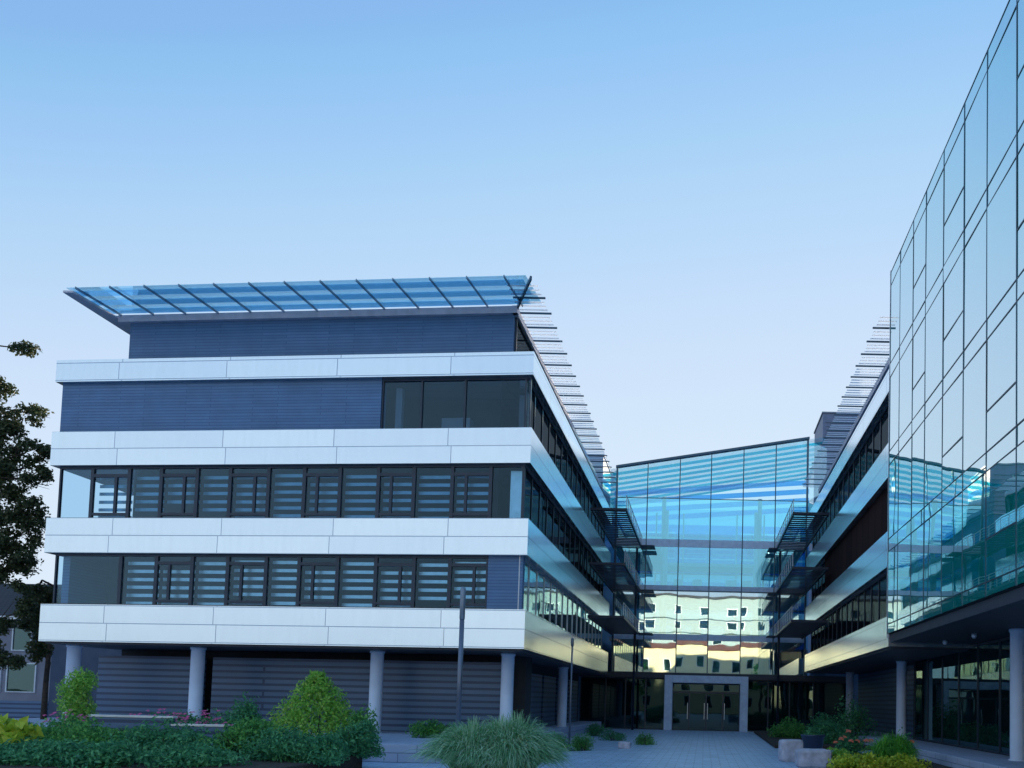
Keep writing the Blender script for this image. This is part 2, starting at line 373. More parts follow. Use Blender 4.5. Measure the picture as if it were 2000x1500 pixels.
MB().hexa([FR.p(0.9, -.4, 17.3), FR.p(-.32, 1.74, 17.3), FR.p(-.38, 1.70, 17.3), FR.p(.84, -.44, 17.3), FR.p(0.9, -.4, 17.45), FR.p(-.32, 1.74, 17.45), FR.p(-.38, 1.70, 17.45), FR.p(.84, -.44, 17.45)]).build('canopy_rib', M['mull'], canopy)
sl = MB()
for b in (-0.20, 0.50, 1.22):
    sl.fbox(FR, 0.25 if b < .5 else 0.0, 18.2, b, b + .32, 17.38, 17.40, dz=.03)
sl.build('canopy_strip', M['roof_glass'], canopy)
def bars(x0, x1, ystart, n, step, parent, sgn):
    for k in range(n):
        big = k % 4 == 3
        t, e = (.06, .10) if big else (.07, 0)
        lo, hi = sorted((x0, x1 + sgn * e))
        yy = ystart + k * step
        MB().box(lo, hi, yy, yy + t, 17.36, 17.36 + (.06 if big else .025)).build('sunshade_bracket' if big else 'sunshade_bar', M['mull' if big else 'frosted'], parent)
bars(-7.78, -6.62, 29.3, 88, .31, canopy, 1)

# ground storey: soffit, recessed slate panels, columns
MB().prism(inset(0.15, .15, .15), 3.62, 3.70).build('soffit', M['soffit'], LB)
gl = MB()
for a0, a1 in ((1.85, 7.2), (7.5, 14.9), (15.5, 20.3)):
    gl.fbox(FR, a0, a1, -3.4, -3.0, 0.25, 3.3)
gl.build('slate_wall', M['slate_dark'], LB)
MB().fbox(FR, 1.2, 20.2, -4.9, -4.1, 0.25, 3.64).box(-9.6, -9.0, 35.5, YB, .25, 3.64).build('shade_core', M['dark'], LB)
sw = MB()
for k in range(5):
    sw.box(-8.98, -8.9, 36.0 + 4.1 * k, 39.6 + 4.1 * k, .3, 3.1)
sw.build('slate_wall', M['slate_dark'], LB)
for (x, y) in ((-8.04, 32.5), (-13.42, 32.6), (-20.95, 32.9), (-26.3, 33.2), (-7.95, 44.8)):
    MB().lathe((x, y, 0), [(.30, .2), (.30, .30), (.255, .31), (.255, 3.52), (.29, 3.53), (.29, 3.63)], 28).build('column', M['column'], LB, smooth=True)

# ------------------------------------------------------------------ right wing
RX = 7.15
RW = thing('office_building', 'right office wing with slanting metal bands between the glass atrium and the mirrored corner', 'office building', (13, 46, G))
RI = Frame((RX, 31.0), (0, 1), (-1, 0))
RP = lambda f, s: [(RX + s, 31.05 + f), (24.5, 31.05 + f), (24.5, YB), (RX + s, YB)]
for z0, z1 in [(4.15, 5.35)] + LEV[1:]:
    MB().prism(RP(0, 0), z0, z1).build('fascia_band', M['band'], RW)
MB().prism(RP(1, 2.2), 5.35, 7.33).prism(RP(1, 2.2), 8.77, 10.95).prism(RP(1, 2.2), 12.35, 14.45).build('shade_core', M['dark'], RW)
for li, (z0, z1, gm) in enumerate(((5.35, 7.33, M['win_dark']), (8.77, 10.95, M['win_dark']), (12.35, 14.45, M['win_dark']))):
    for k in range(16):
        if li == 1 and k < 12: continue
        window(RI, .1 + 1.55 * k, .1 + 1.55 * (k + 1), z0, z1, -0.28, gm, RW, fw=.035, thick=.08)
MB().fbox(RI, .1, .1 + 1.55 * 12, -.5, -.26, 8.77, 10.95).build('brown_wall', M['brown'], RW)
MB().prism(RP(.2, 1.1), 15.37, 17.2).build('slate_wall', M['slate'], RW)
c2 = MB(); c2.box(7.95, 8.15, 31.0, YB, 17.12, 17.42); c2.prism(RP(0, 1.0), 17.2, 17.45)
canopy2 = c2.build('roof_canopy', M['eave'], RW)
bars(7.95, 6.72, 31.15, 82, .31, canopy2, -1)
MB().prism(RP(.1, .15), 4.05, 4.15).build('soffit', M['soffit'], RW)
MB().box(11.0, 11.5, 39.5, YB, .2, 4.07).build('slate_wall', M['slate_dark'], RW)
for (x, y) in ((9.7, 39.2), (9.75, 53.5)):
    MB().lathe((x, y, 0), [(.29, .1), (.29, .25), (.245, .26), (.245, 3.95), (.28, 3.96), (.28, 4.06)], 28).build('column', M['column'], RW, smooth=True)

# ------------------------------------------------------------------ mirrored glass block on the right
GX = 7.05
GB = thing('glass_building', 'mirrored glass office block rising at the right edge on grey columns', 'office building', (15, 22, G))
GF = Frame((GX, 0), (0, 1), (-1, 0))
yb = [30.95, 29.4, 27.5, 25.88, 23.9, 21.95, 20.1, 18.12, 16.2, 14.3, 12.4, 10.5]
rows = [(4.62, 5.0), (5.0, 7.85), (7.85, 8.35), (8.35, 11.3), (11.3, 11.84), (11.84, 14.82), (14.82, 15.37), (15.37, 18.56), (18.56, 19.11)]
halves = {(2, 5): 12.93, (2, 7): 16.6, (4, 7): 16.66, (4, 5): 13.03, (4, 3): 9.41, (7, 7): 16.7, (7, 5): 13.0, (6, 3): 9.4, (6, 1): 6.1}
MB().prism([(GX + .12, 10.5), (25, 10.5), (25, 30.9), (GX + .12, 30.9)], 4.62, 19.05).build('wall', M['dark'], GB)
MB().prism([(GX + .1, 10.4), (25, 10.4), (25, 30.98), (GX + .1, 30.98)], 19.06, 19.2).build('roof', M['white_metal'], GB)
gap = .022
for i in range(len(yb) - 1):
    for j, (z0, z1) in enumerate(rows):
        y0, y1 = yb[i + 1] + gap, yb[i] - gap
        tx, tz = random.uniform(-.006, .006), random.uniform(-.004, .004)
        p = MB().hexa([(GX + .04 + tx, y0, z0 + gap), (GX + .04 - tx, y1, z0 + gap), (GX + .06 - tx, y1, z0 + gap), (GX + .06 + tx, y0, z0 + gap),
                       (GX + .04 + tx + tz, y0, z1 - gap), (GX + .04 - tx + tz, y1, z1 - gap), (GX + .06 - tx, y1, z1 - gap), (GX + .06 + tx, y0, z1 - gap)])
        po = p.build('glass_pane', M['mirror'], GB)
        if (i, j) in halves:
            zh = halves[(i, j)]
            MB().fbox(GF, y0, y1, -.04, -.026, zh - .02, zh + .02).fbox(GF, y1 - .014, y1 + .014, -.04, -.026, zh + .02, z1).build('vent_frame', M['frame'], po)
for i, y in enumerate(yb[:-1]):
    MB().fbox(GF, y - .019, y + .019, -.06, -.026, 4.62, 19.11).build('mullion', M['mull'], GB)
tm = MB()
for z in [r[0] for r in rows[1:]] + [19.11]:
    tm.fbox(GF, 10.5, 30.95, -.06, -.029, z - .017, z + .017)
tm.build('transom', M['frame'], GB)
MB().box(GX + .02, GX + .10, 30.96, 31.02, 4.45, 19.2).build('edge_trim', M['white_metal'], GB)
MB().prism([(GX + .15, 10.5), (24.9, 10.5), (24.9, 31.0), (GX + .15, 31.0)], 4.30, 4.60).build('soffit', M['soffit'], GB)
wl = MB(); wl.box(10.35, 10.6, 12.0, 39.4, .2, 4.3)
gw = wl.build('ground_floor_wall', M['dark'], GB)
for k in range(12):
    y0 = 12.1 + 2.25 * k
    GFR = Frame((10.33, 0), (0, 1), (-1, 0))
    window(GFR, y0, y0 + 2.2, .25, 4.25, 0.02, M['door_glass'], GB, fw=.05, thick=.06, part='shop_window')
MB().lathe((9.75, 24.75, 0), [(.29, .1), (.29, .25), (.245, .26), (.245, 4.2), (.28, 4.21), (.28, 4.31)], 28).build('column', M['column'], GB, smooth=True)
for (x, y) in ((8.9, 29.5), (9.0, 26.6), (8.8, 32.0)):
    MB().lathe((x, y, 0), [(.05, 4.14), (.09, 4.2), (.09, 4.31)], 12).build('ceiling_lamp', M['white_metal'], GB, smooth=True)

# ------------------------------------------------------------------ atrium between the wings
AT = thing('glass_atrium', 'blue glass atrium with a sloping roof closing the end of the courtyard', 'atrium', (0, 64, G))
AY, BY = 59.0, 70.5
xs = [-6.88, -4.58, -2.16, 0.18, 2.6, 5.02, 7.4]
def ztop(x): return 19.35 + (x + 6.88) * (21.85 - 19.35) / 14.28
AF = Frame((0, AY), (1, 0), (0, -1))
arows = [(3.97, 6.37), (6.83, 10.08), (10.46, 13.35), (13.93, 17.0), (17.04, None)]
def pane(x0, x1, z0, z1a, z1b, mat, y0=AY, y1=AY):
    t = random.uniform(-.010, .010); q = random.uniform(-.010, .010)
    m = MB(); m.hexa([(x0, y0 + t, z0), (x1, y1 - t, z0), (x1, y1 + .03 - t, z0), (x0, y0 + .03 + t, z0), (x0, y0 + t + q, z1a), (x1, y1 - t + q, z1b), (x1, y1 + .03 - t + q, z1b), (x0, y0 + .03 + t + q, z1a)])
    return m.build('glass_pane', mat, AT)
for i in range(6):
    x0, x1 = xs[i] + .04, xs[i + 1] - .04
    for j, (z0, z1) in enumerate(arows):
        pane(x0, x1, z0, z1 or ztop(x0) - .1, z1 or ztop(x1) - .1, M['atrium_low'] if j < 2 else M['atrium' if j < 4 else 'atrium_top'])
# canted returns to the wings
RET = [((-8.6, 61.5), (-6.92, AY)), ((7.44, AY), (9.2, 61.5))]
for (p0, p1) in RET:
    for j, (z0, z1) in enumerate(arows):
        if j < 2: continue
        pane(p0[0], p1[0], z0, z1 or (ztop(p0[0]) - .25), z1 or (ztop(p1[0]) - .25), M['atrium' if j < 4 else 'atrium_top'], p0[1], p1[1])
for k, x in enumerate(xs):
    w = .07 if k in (0, 6) else .035
    MB().fbox(AF, x - w, x + w, -.14, .05, 3.97, ztop(x) - .08).build('mullion', M['mull'], AT)
MB().fbox(AF, xs[0], xs[-1], -.10, .03, 17.0, 17.04).fbox(AF, xs[0], xs[-1], -.10, .06, 10.02, 10.10).build('transom', M['mull'], AT)
for z0, z1 in ((6.38, 6.82), (10.11, 10.45), (13.36, 13.92)):
    MB().fbox(AF, xs[0], xs[-1], -.10, .02, z0, z1).build('spandrel', M['portal'], AT)
rim = MB()
rim.hexa([(xs[0] - .1, AY - .15, ztop(xs[0]) - .1), (xs[-1] + .1, AY - .15, ztop(xs[-1]) - .1), (xs[-1] + .1, AY + .25, ztop(xs[-1]) - .1), (xs[0] - .1, AY + .25, ztop(xs[0]) - .1),
          (xs[0] - .1, AY - .15, ztop(xs[0]) + .06), (xs[-1] + .1, AY - .15, ztop(xs[-1]) + .06), (xs[-1] + .1, AY + .25, ztop(xs[-1]) + .06), (xs[0] - .1, AY + .25, ztop(xs[0]) + .06)])
rim.build('roof_edge', M['mull'], AT)
# glazed roof on slats
rs = MB()
for k in range(8):
    y = AY + .7 + k * 1.36
    for (xa, xb) in ((-8.4, 9.0),):
        rs.hexa([(xa, y, ztop(xa) - .28), (xb, y, ztop(xb) - .28), (xb, y + .78, ztop(xb) - .22), (xa, y + .78, ztop(xa) - .22),
                 (xa, y, ztop(xa) - .22), (xb, y, ztop(xb) - .22), (xb, y + .78, ztop(xb) - .18), (xa, y + .78, ztop(xa) - .18)])
roof = MB().hexa([(-8.5, AY + .3, ztop(-8.5) - .05), (9.1, AY + .3, ztop(9.1) - .05), (9.1, BY, ztop(9.1) - .05), (-8.5, BY, ztop(-8.5) - .05),
                  (-8.5, AY + .3, ztop(-8.5)), (9.1, AY + .3, ztop(9.1)), (9.1, BY, ztop(9.1)), (-8.5, BY, ztop(-8.5))]).build('roof', M['clear_roof'], AT)
rs.build('roof_strip', M['roof_tint'], roof)
# rear wall: glass with sunshade slats, lower storeys plastered
BF = Frame((0, BY), (1, 0), (0, -1))
bw = MB(); bw.fbox(BF, -8.5, 9.1, -.04, 0, 6.7, 19.0); bwo = bw.build('rear_glazing', M['back_glass'], AT)
bs = MB()
for k in range(8):
    z = 13.25 + .46 * k
    for (a, b) in ((-8.4, -2.9), (-2.4, -.1), (.5, 2.5), (3.0, 9.0)):
        if a in (-2.4, .5) and k > 4: bs.fbox(BF, a, b, .05, .09, z, z + .46); continue
        bs.fbox(BF, a, b, .05, .09, z, z + .32 + .05 * math.sin(3 * a + k))
for (a, b) in ((-2.88, -2.42), (-.08, .48), (2.52, 2.98)): bs.fbox(BF, a, b, .05, .09, 13.25, 16.9)
bs.fbox(BF, -8.4, 9.0, .05, .09, 16.94, 17.6)
for k in range(5):
    z = 17.75 + .8 * k
    bs.prism([(-8.4, BY - .09), (9.0, BY - .09), (9.0, BY - .05), (-8.4, BY - .05)], [z - .9, z + .5, z + .5, z - .9], [z - .45, z + .95, z + .95, z - .45]) if k else None
bs.build('tinted_strip', M['rear_tint'], bwo)
rm = MB()
for x in xs: rm.fbox(BF, x - .06, x + .06, .1, .2, 6.7, 18.6)
for z in (8.6, 10.0, 11.6, 13.1): rm.fbox(BF, -8.4, 9.0, .1, .19, z, z + .12)
rm.build('rear_frame', M['frame_light'], bwo)
MB().fbox(BF, -8.5, 9.1, -.3, 0, G, 6.68).build('rear_wall', M['plaster'], AT)
fl = MB()
for z in (3.7, 6.45, 10.15, 13.5):
    fl.box(-7.2, -3.6, AY + .6, BY - .1, z - .15, z + .12); fl.box(4.2, 7.3, AY + .6, BY - .1, z - .15, z + .12); fl.box(-3.58, 4.18, BY - 3.2, BY - .1, z - .15, z + .12)
fl.build('gallery_floor', M['plaster'], AT)
ic = MB()
for x in (-3.5, 4.1):
    for y in (62.5, 67): ic.tube((x, y, G), (x, y, 18), .16, .16, 12)
for z in (6.57, 10.27):
    for x in (-2.8, -1.2, 1.6, 3.0): ic.box(x, x + .8, BY - 3.5, BY - 3.4, z, z + 1.9)
    ic.box(-3.6, 4.2, BY - 3.25, BY - 3.2, z, z + .9)
ic.build('interior_partition', M['plaster'], AT)
# ground storey
MB().box(-9.3, 10.9, AY - .05, AY + .9, 3.55, 3.95).build('soffit', M['soffit'], AT)
gx = [-9.3, -7.4, -5.9, -4.4, -2.95]
for k in range(4): window(Frame((0, AY + .8), (1, 0), (0, -1)), gx[k], gx[k + 1], G + .02, 3.55, 0, M['door_glass'], AT, fw=.05, thick=.08)
gx = [3.25, 4.8, 6.4, 8.2, 10.8]
for k in range(4): window(Frame((0, AY + .8), (1, 0), (0, -1)), gx[k], gx[k + 1], G + .02, 3.55, 0, M['door_glass'], AT, fw=.05, thick=.08)
po = MB().fbox(AF, -2.92, -2.34, -.75, .55, G, 3.76).fbox(AF, 2.64, 3.22, -.75, .55, G, 3.76).fbox(AF, -2.34, 2.64, -.75, .55, 3.22, 3.76).build('entrance_portal', M['portal'], AT, bevel=.02)
DF = Frame((0, AY + .35), (1, 0), (0, -1))
for a0, a1 in ((-2.34, -1.1), (-1.1, .15), (.15, 1.4), (1.4, 2.64)):
    d = window(DF, a0, a1, G + .01, 2.55, 0, M['door_glass'], AT, fw=.05, thick=.07, part='door')
    h = a1 - .12 if a0 in (-1.1, -2.34) else a0 + .12
    MB().fbox(DF, h - .02, h + .02, .03, .07, .55, 1.75).build('handle', M['white_metal'], d)
window(DF, -2.34, 2.64, 2.55, 3.22, 0, M['win_teal'], AT, fw=.05, thick=.07, part='transom_window')
MB().box(-9, 10.5, BY - 6, BY - 5.8, G, 3.5).build('lobby_wall', M['hwall'], AT)
MB().box(-9.2, 10.8, AY + .95, BY - .35, G + .002, G + .03).build('lobby_floor', M['paving'], AT)
# external galleries in the two corners
for sgn, x0, x1, led in ((-1, -6.9, -4.85, -3.85), (1, 7.1, 5.05, 4.4)):
    for z in (6.62, 9.75, 13.0):
        lo, hi = min(x0, x1), max(x0, x1)
        g = MB().box(x1 - .05, x1 + .05, 46.5, 58.6, z, z + .16).box(x0 - .05, x0 + .05, 46.5, 58.6, z, z + .16).box(lo + .05, hi - .05, 46.5, 46.58, z + .01, z + .15).box(min(x1, led) + .06, max(x1, led), 57.2, 58.6, z + .02, z + .10).build('gallery', M['gallery'], AT)
        for k in range(21):
            MB().box(lo + .05, hi - .05, 46.75 + .56 * k, 47.05 + .56 * k, z + .05, z + .08).build('louvre_blade', M['gallery'], g)
        rl = MB()
        for k in range(11):
            y = 46.6 + 1.18 * k
            rl.box(x1 - .018, x1 + .018, y, y + .036, z + .16, z + .92)
        rl.box(x1 - .02, x1 + .02, 46.55, 58.5, z + .92, z + .95)
        for h in (.36, .55, .74): rl.box(x1 - .007, x1 + .007, 46.56, 58.5, z + h, z + h + .014)
        rl.build('railing', M['frame_light'], g)
    for y in (57.9,):
        MB().tube((x1 + sgn * .3, y, G), (x1 + sgn * .3, y, 13), .09, .09, 12).build('gallery_post', M['gallery'], AT, smooth=True)

# roof plant rooms behind
for (x0, x1, y0, z0, z1, lab) in ((9.35, 13.0, 65, 18.62, 26.0, 'tall grey blue plant room on the right wing roof'), (-12.5, -8.3, 61.5, 17.0, 20.9, 'low grey blue plant room on the left block roof')):
    m = MB().box(x0, x1, y0, y0 + 5, z0, z1)
    t = thing('plant_room', lab, 'roof structure', ((x0 + x1) / 2, y0 + 2.5, z0))
    m.build('wall', M['plant_room'], t)
    lv = MB()
    for k in range(int((z1 - z0 - .6) / .35)): lv.box(x0 + .25, x1 - .25, y0 - .06, y0 - .003, z0 + .3 + .35 * k, z0 + .42 + .35 * k)
    lv.build('vent_louvre', M['plant_room'], t)
    MB().box(x0 - .08, x1 + .08, y0 - .08, y0 + 5.08, z1 + .003, z1 + .12).build('roof_edge', M['pole'], t)
# rear blocks that carry the plant rooms, right one raised to block sun
bk = thing('rear_building', 'rear block behind the atrium seen only above the roofs', 'office building', (14, 66, G))
MB().box(9.3, 24.4, 61.8, 75, G, 18.5).build('wall', M['slate'], bk); MB().box(9.25, 24.5, 61.7, 75.1, 18.51, 18.6).build('roof', M['eave'], bk)
bk2 = thing('rear_building', 'rear block joining the left block to the atrium', 'office building', (-16, 66, G))
MB().box(-26, -8.0, 61.3, 75, G, 16.95).build('wall', M['slate'], bk2); MB().box(-26.1, -7.9, 61.2, 75.1, 16.96, 17.0).build('roof', M['eave'], bk2)

fb = thing('far_sun_block', 'added far block that stops low sun, pale through the atrium glass', 'office building', (5, 135, G))
MB().box(-40, 60, 130, 142, G, 29.0).build('wall', M['sun_block_wall'], fb); MB().box(-40.3, 60.3, 129.7, 142.3, 29.01, 29.4).build('roof', M['eave'], fb)  # added, keeps low sun from passing through the atrium into the courtyard
for z in range(9):
    MB().box(-39, 59, 129.94, 129.99, 1.2 + 3.1 * z, 2.9 + 3.1 * z).build('window_band', M['rear_tint'], fb)

# ------------------------------------------------------------------ street furniture
lp = thing('lamp_post', 'thick grey lamp post standing in front of the left block by the tall grass', 'lamp post', (-7.86, 25.6, .27))
MB().lathe((-7.86, 25.6, .27), [(.16, 0), (.16, .03), (.10, .04)], 20).build('base_plate', M['pole'], lp, smooth=True)
MB().tube((-7.86, 25.6, .30), (-7.86, 25.6, 4.3), .08, .075, 20).build('pole', M['pole'], lp, smooth=True)
MB().lathe((-7.86, 25.6, 4.3), [(.07, .0), (.085, .02), (.085, 1.0), (.06, 1.05), (.01, 1.06)], 20).build('lamp_head', M['lamp'], lp, smooth=True)
lq = thing('lamp_post', 'thin dark pole beside the receding left wing column', 'lamp post', (-6.02, 36, G))
MB().tube((-6.02, 36, G), (-6.02, 36, 4.2), .05, .04, 14).build('pole', M['pole'], lq, smooth=True)
MB().lathe((-6.02, 36, 4.2), [(.05, 0), (.07, .05), (.07, .35), (.03, .4)], 14).build('lamp_head', M['pole'], lq, smooth=True)

# ------------------------------------------------------------------ plants
def rnd_unit():
    while True:
        v = Vector((random.uniform(-1, 1), random.uniform(-1, 1), random.uniform(-1, 1)))
        if .05 < v.length < 1: return v.normalized()
def foliage(m, c, rad, n, L, W, lobes=9, fill=0.35, up=0.25, shape='dome'):
    """leaves spread through irregular lobes inside an ellipsoid, dome or cone"""
    c = Vector(c); ls = []
    for k in range(lobes):
        d = rnd_unit()
        if shape == 'dome': d.z = abs(d.z)
        q = random.uniform(.35, .72)
        p = Vector((d.x * rad[0] * q, d.y * rad[1] * q, d.z * rad[2] * q))
        s = random.uniform(.34, .52)
        if shape == 'cone':
            h = (k / max(1, lobes - 1)) ** 1.3; w = (1 - h) ** .8; ga = k * 2.4
            p = Vector((.66 * math.cos(ga) * rad[0] * w, .66 * math.sin(ga) * rad[1] * w, rad[2] * (h * .9 + .06)))
            s = .12 + .24 * w * random.uniform(.8, 1.3)
        if shape == 'column':
            h = k / max(1, lobes - 1)
            p = Vector((random.uniform(-.4, .4) * rad[0], random.uniform(-.4, .4) * rad[1], rad[2] * (.1 + h * .82)))
            s = random.uniform(.5, .7)
        ls.append((c + p, s))
    for k in range(n):
        p0, s = random.choice(ls); d = rnd_unit()
        t = random.random() ** fill
        rz = rad[2] if shape in ('dome', 'ball') else min(rad)
        p = p0 + Vector((d.x * rad[0], d.y * rad[1], d.z * rz)) * (s * t * random.uniform(.85, 1.1))
        if p.z < c.z - (rad[2] if shape == 'ball' else .02): continue
        nn = (d + rnd_unit() * .9).normalized(); uu = (rnd_unit() + Vector((0, 0, up)) + d * .5).normalized()
        f = random.uniform(.65, 1.3)
        m.leaf(p, nn, uu, L * f, W * f)
def stems(m, c, h, r, n, spread):
    for k in range(n):
        a = random.uniform(0, 6.28); s = random.uniform(.2, 1) * spread
        m.tube((c[0] + .05 * math.cos(a), c[1] + .05 * math.sin(a), c[2] - .05), (c[0] + s * math.cos(a), c[1] + s * math.sin(a), c[2] + h * random.uniform(.6, 1)), r, r * .4, 6)
def shrub(label, c, rad, n, L, W, mat, shape='dome', lobes=9, name='shrub', cat='shrub', group=None, up=.25, flowers=None, fmat=None, fsize=.06):
    t = thing(name, label, cat, c, group)
    m = MB(); foliage(m, c, rad, n, L, W, lobes, up=up, shape=shape); m.build('foliage', mat, t, recalc=False)
    s = MB(); stems(s, c, rad[2] * .7, .02, 6, rad[0] * .5); s.build('stem', M['bark'], t)
    if flowers:
        f = MB()
        for k in range(flowers):
            a = random.uniform(0, 6.28); q = random.random() ** .5
            p = Vector((c[0] + rad[0] * q * math.cos(a), c[1] + rad[1] * q * math.sin(a), c[2] + rad[2] * random.uniform(.7, 1.12) * (1.0 - .45 * q * q)))
            for j in range(5):
                b = j * 1.257; dd = Vector((math.cos(b), math.sin(b), .5)).normalized()
                f.leaf(p, (Vector((0, -.5, 1)) + rnd_unit() * .3).normalized(), dd, fsize, fsize * .8)
        f.build('blossom', fmat, t, recalc=False)
    return t
def grass(label, c, r, h, n, mat, w=.022, name='ornamental_grass', seed_heads=False, reach=1.0):
    t = thing(name, label, 'ornamental grass', c); m = MB()
    crowns = [(random.uniform(-.32, .32) * r, random.uniform(-.32, .32) * r, random.uniform(.78, 1.08)) for q in range(7)]
    for k in range(n):
        a = random.uniform(0, 6.283); q = random.random() ** .6
        bx, by = c[0] + .42 * r * q * math.cos(a), c[1] + .42 * r * q * math.sin(a)
        q = random.random() ** .55; a2 = a + random.gauss(0, .6); D = r * q * random.uniform(.75, 1.08) * reach
        H = h * random.uniform(.62, 1.06) * (1 - .30 * q ** 3); dirv = Vector((math.cos(a2), math.sin(a2), 0))
        side = Vector((-dirv.y, dirv.x, 0)); side = (side + rnd_unit() * .7).normalized(); i = len(m.v); S = 6
        cx, cy, ch = crowns[k % len(crowns)]; H *= ch; bx, by = c[0] + cx + .25 * D * math.cos(a), c[1] + cy + .25 * D * math.sin(a); kk = random.uniform(.45, 1.0) * q ** 1.5
        for j in range(S + 1):
            u = j / S
            p = Vector((bx, by, c[2])) + dirv * (.72 * D * u ** 1.25) + Vector((0, 0, H * (1.85 * u - .85 * u * u - .75 * kk * u ** 3)))
            ww = w * (1 - u ** 2) * .5 + .003
            m.v += [tuple(p - side * ww), tuple(p + side * ww)]
        for j in range(S): m.f.append((i + 2 * j, i + 2 * j + 1, i + 2 * j + 3, i + 2 * j + 2))
    m.build('blade_tuft', mat, t, recalc=False)
    s = MB(); s.lathe((c[0], c[1], c[2] - .02), [(r * .4, 0), (r * .36, .06), (r * .1, .12)], 16); s.build('root_clump', M['soil'], t)
    return t

# planting beds
def bed(name, poly, z): return struct(MB().prism(poly, G + .005, z).build(name, M['soil'], bevel=.04))
bed('planting_bed', [(-27, 16.5), (-9.6, 16.5), (-9.6, 22.6), (-11.0, 25.1), (-27, 25.1)], .10)
bed('planting_bed', [(3.6, 22.0), (8.1, 22.0), (8.1, 34), (4.6, 31)], -.12)
bed('planting_bed', [(3.4, 38), (8.1, 38), (8.1, 57), (3.6, 57)], -.12)


grass('large blue green ornamental grass mound in the centre foreground', (-5.55, 21.4, G), 1.75, 1.80, 13000, M['blade'], w=.022)
grass('bright green dome of grass in the right flower bed', (6.35, 26.9, -.15), 1.0, 1.12, 2600, M['blade_green'], w=.02, reach=.9)
shrub('low round bright green bush right of the tall grass', (-4.95, 33.1, G), (.62, .6, .82), 2200, .09, .03, M['leaf_mid'])
shrub('low bright green bush touching the tall grass mound', (-5.95, 32.6, G), (.7, .6, .78), 2200, .09, .03, M['leaf_mid'])
shrub('small round clipped bush on the paving near the entrance', (-2.8, 38.6, G), (.56, .56, .72), 1600, .08, .04, M['leaf_mid'], lobes=14)
shrub('small dark bush beside the left wing, behind the round one', (-4.75, 42, G), (.72, .7, .70), 1300, .09, .04, M['leaf_dark'])
shrub('dark low bush at the foot of the left wing columns', (-6.2, 47, G), (1.0, .8, .9), 1500, .10, .05, M['leaf_dark'])
shrub('tall light green columnar shrub between the first two left columns', (-22.4, 28.6, .2), (.78, .7, 2.15), 4200, .12, .055, M['leaf_bright'], shape='column', lobes=12)
shrub('pointed yellow green shrub between the two middle columns', (-13.1, 27.0, .2), (1.95, 1.3, 2.3), 6800, .13, .06, M['leaf_bright'], shape='cone', lobes=30)
shrub('bushy dark shrub left of the pointed one', (-15.4, 26.6, .2), (.95, .9, 1.45), 2800, .12, .06, M['leaf_dark'])
shrub('green shrub against the third left column', (-11.3, 26.2, .2), (.75, .7, 1.35), 1900, .12, .055, M['leaf_mid'])
shrub('low shrub at the base of the second left column', (-19.2, 29.2, .2), (.9, .7, 1.0), 1600, .12, .05, M['leaf_dark'])
shrub('low green plants below the slate wall, right of the third column', (-10.0, 29.8, .27), (1.1, .6, .75), 1700, .16, .04, M['leaf_mid'], up=.9)
hd = [(-16.0, 22.4, 1.2, .85, 'leaf_mid', 'mid green hedge shrub below the pink flowers'),
      (-13.6, 18.0, 1.3, .62, 'leaf_dark', 'low dark shrub along the bottom edge under the broad hedge shrub'),
      (-15.2, 18.2, 1.2, .62, 'leaf_dark', 'low dark shrub along the bottom edge near the yellow leaved clump'),
      (-9.75, 22.4, 1.0, 1.15, 'leaf_dark', 'rounded dark shrub next to the paving at the right end of the hedge'),
      (-9.7, 20.4, 1.0, .75, 'leaf_dark', 'low dark shrub cut by the bottom edge at the right end of the hedge'),
      (-10.6, 20.6, 1.45, .92, 'leaf_dark', 'dark shrub second from the right end of the foreground hedge'),
      (-12.1, 21.3, 1.5, 1.10, 'leaf_mid', 'tall dark foreground hedge shrub below the pointed yellow green shrub'),
      (-13.9, 20.5, 1.6, .98, 'leaf_dark', 'broad dark shrub in the middle of the foreground hedge'),
      (-15.9, 20.9, 1.5, .93, 'leaf_mid', 'mid green shrub in the foreground hedge left of centre'),
      (-17.6, 18.9, 1.1, .62, 'leaf_mid', 'dark hedge shrub in the lower left of the picture'),
      (-17.9, 22.8, 1.5, .85, 'leaf_mid', 'lighter green hedge shrub in front of the white kerb'),
      (-19.4, 23.2, 1.3, .8, 'leaf_dark', 'hedge shrub below the columnar shrub'),
      (-16.4, 18.4, 1.3, .42, 'leaf_dark', 'lowest dark shrub at the bottom left corner'),
      (-11.9, 18.6, 1.5, .5, 'leaf_dark', 'low dark shrub along the bottom edge, left of the tall grass')]
for x, y, r, h, mt, lab in hd:
    shrub(lab, (x, y, .08), (r, r * .8, h), 4200, .12, .055, M[mt], lobes=12, group='shrubs of the foreground hedge')
shrub('yellow leaved plant at the left edge of the bed', (-17.45, 20.2, .35), (.55, .5, .85), 170, .34, .22, M['leaf_yellow'], lobes=6)
shrub('yellow leaved clump lower right of the yellow plant', (-16.75, 19.6, .25), (.45, .4, .55), 80, .30, .20, M['leaf_yellow'], lobes=4)
for x, y, lab in ((-20.6, 25.9, 'pink flowers left of the columnar shrub'), (-17.8, 25.9, 'pink flowers behind the white kerb, nearer the columnar shrub'), (-15.6, 25.0, 'pink flowers behind the white kerb, nearer the dark shrub'), (-16.9, 26.4, 'small pink flowers at the foot of the slate wall')):
    shrub(lab, (x, y, .2), (1.0, .4, .98), 900, .09, .05, M['leaf_dark'], name='flowering_plant', cat='flowers', flowers=34, fmat=M['pink'], fsize=.07)
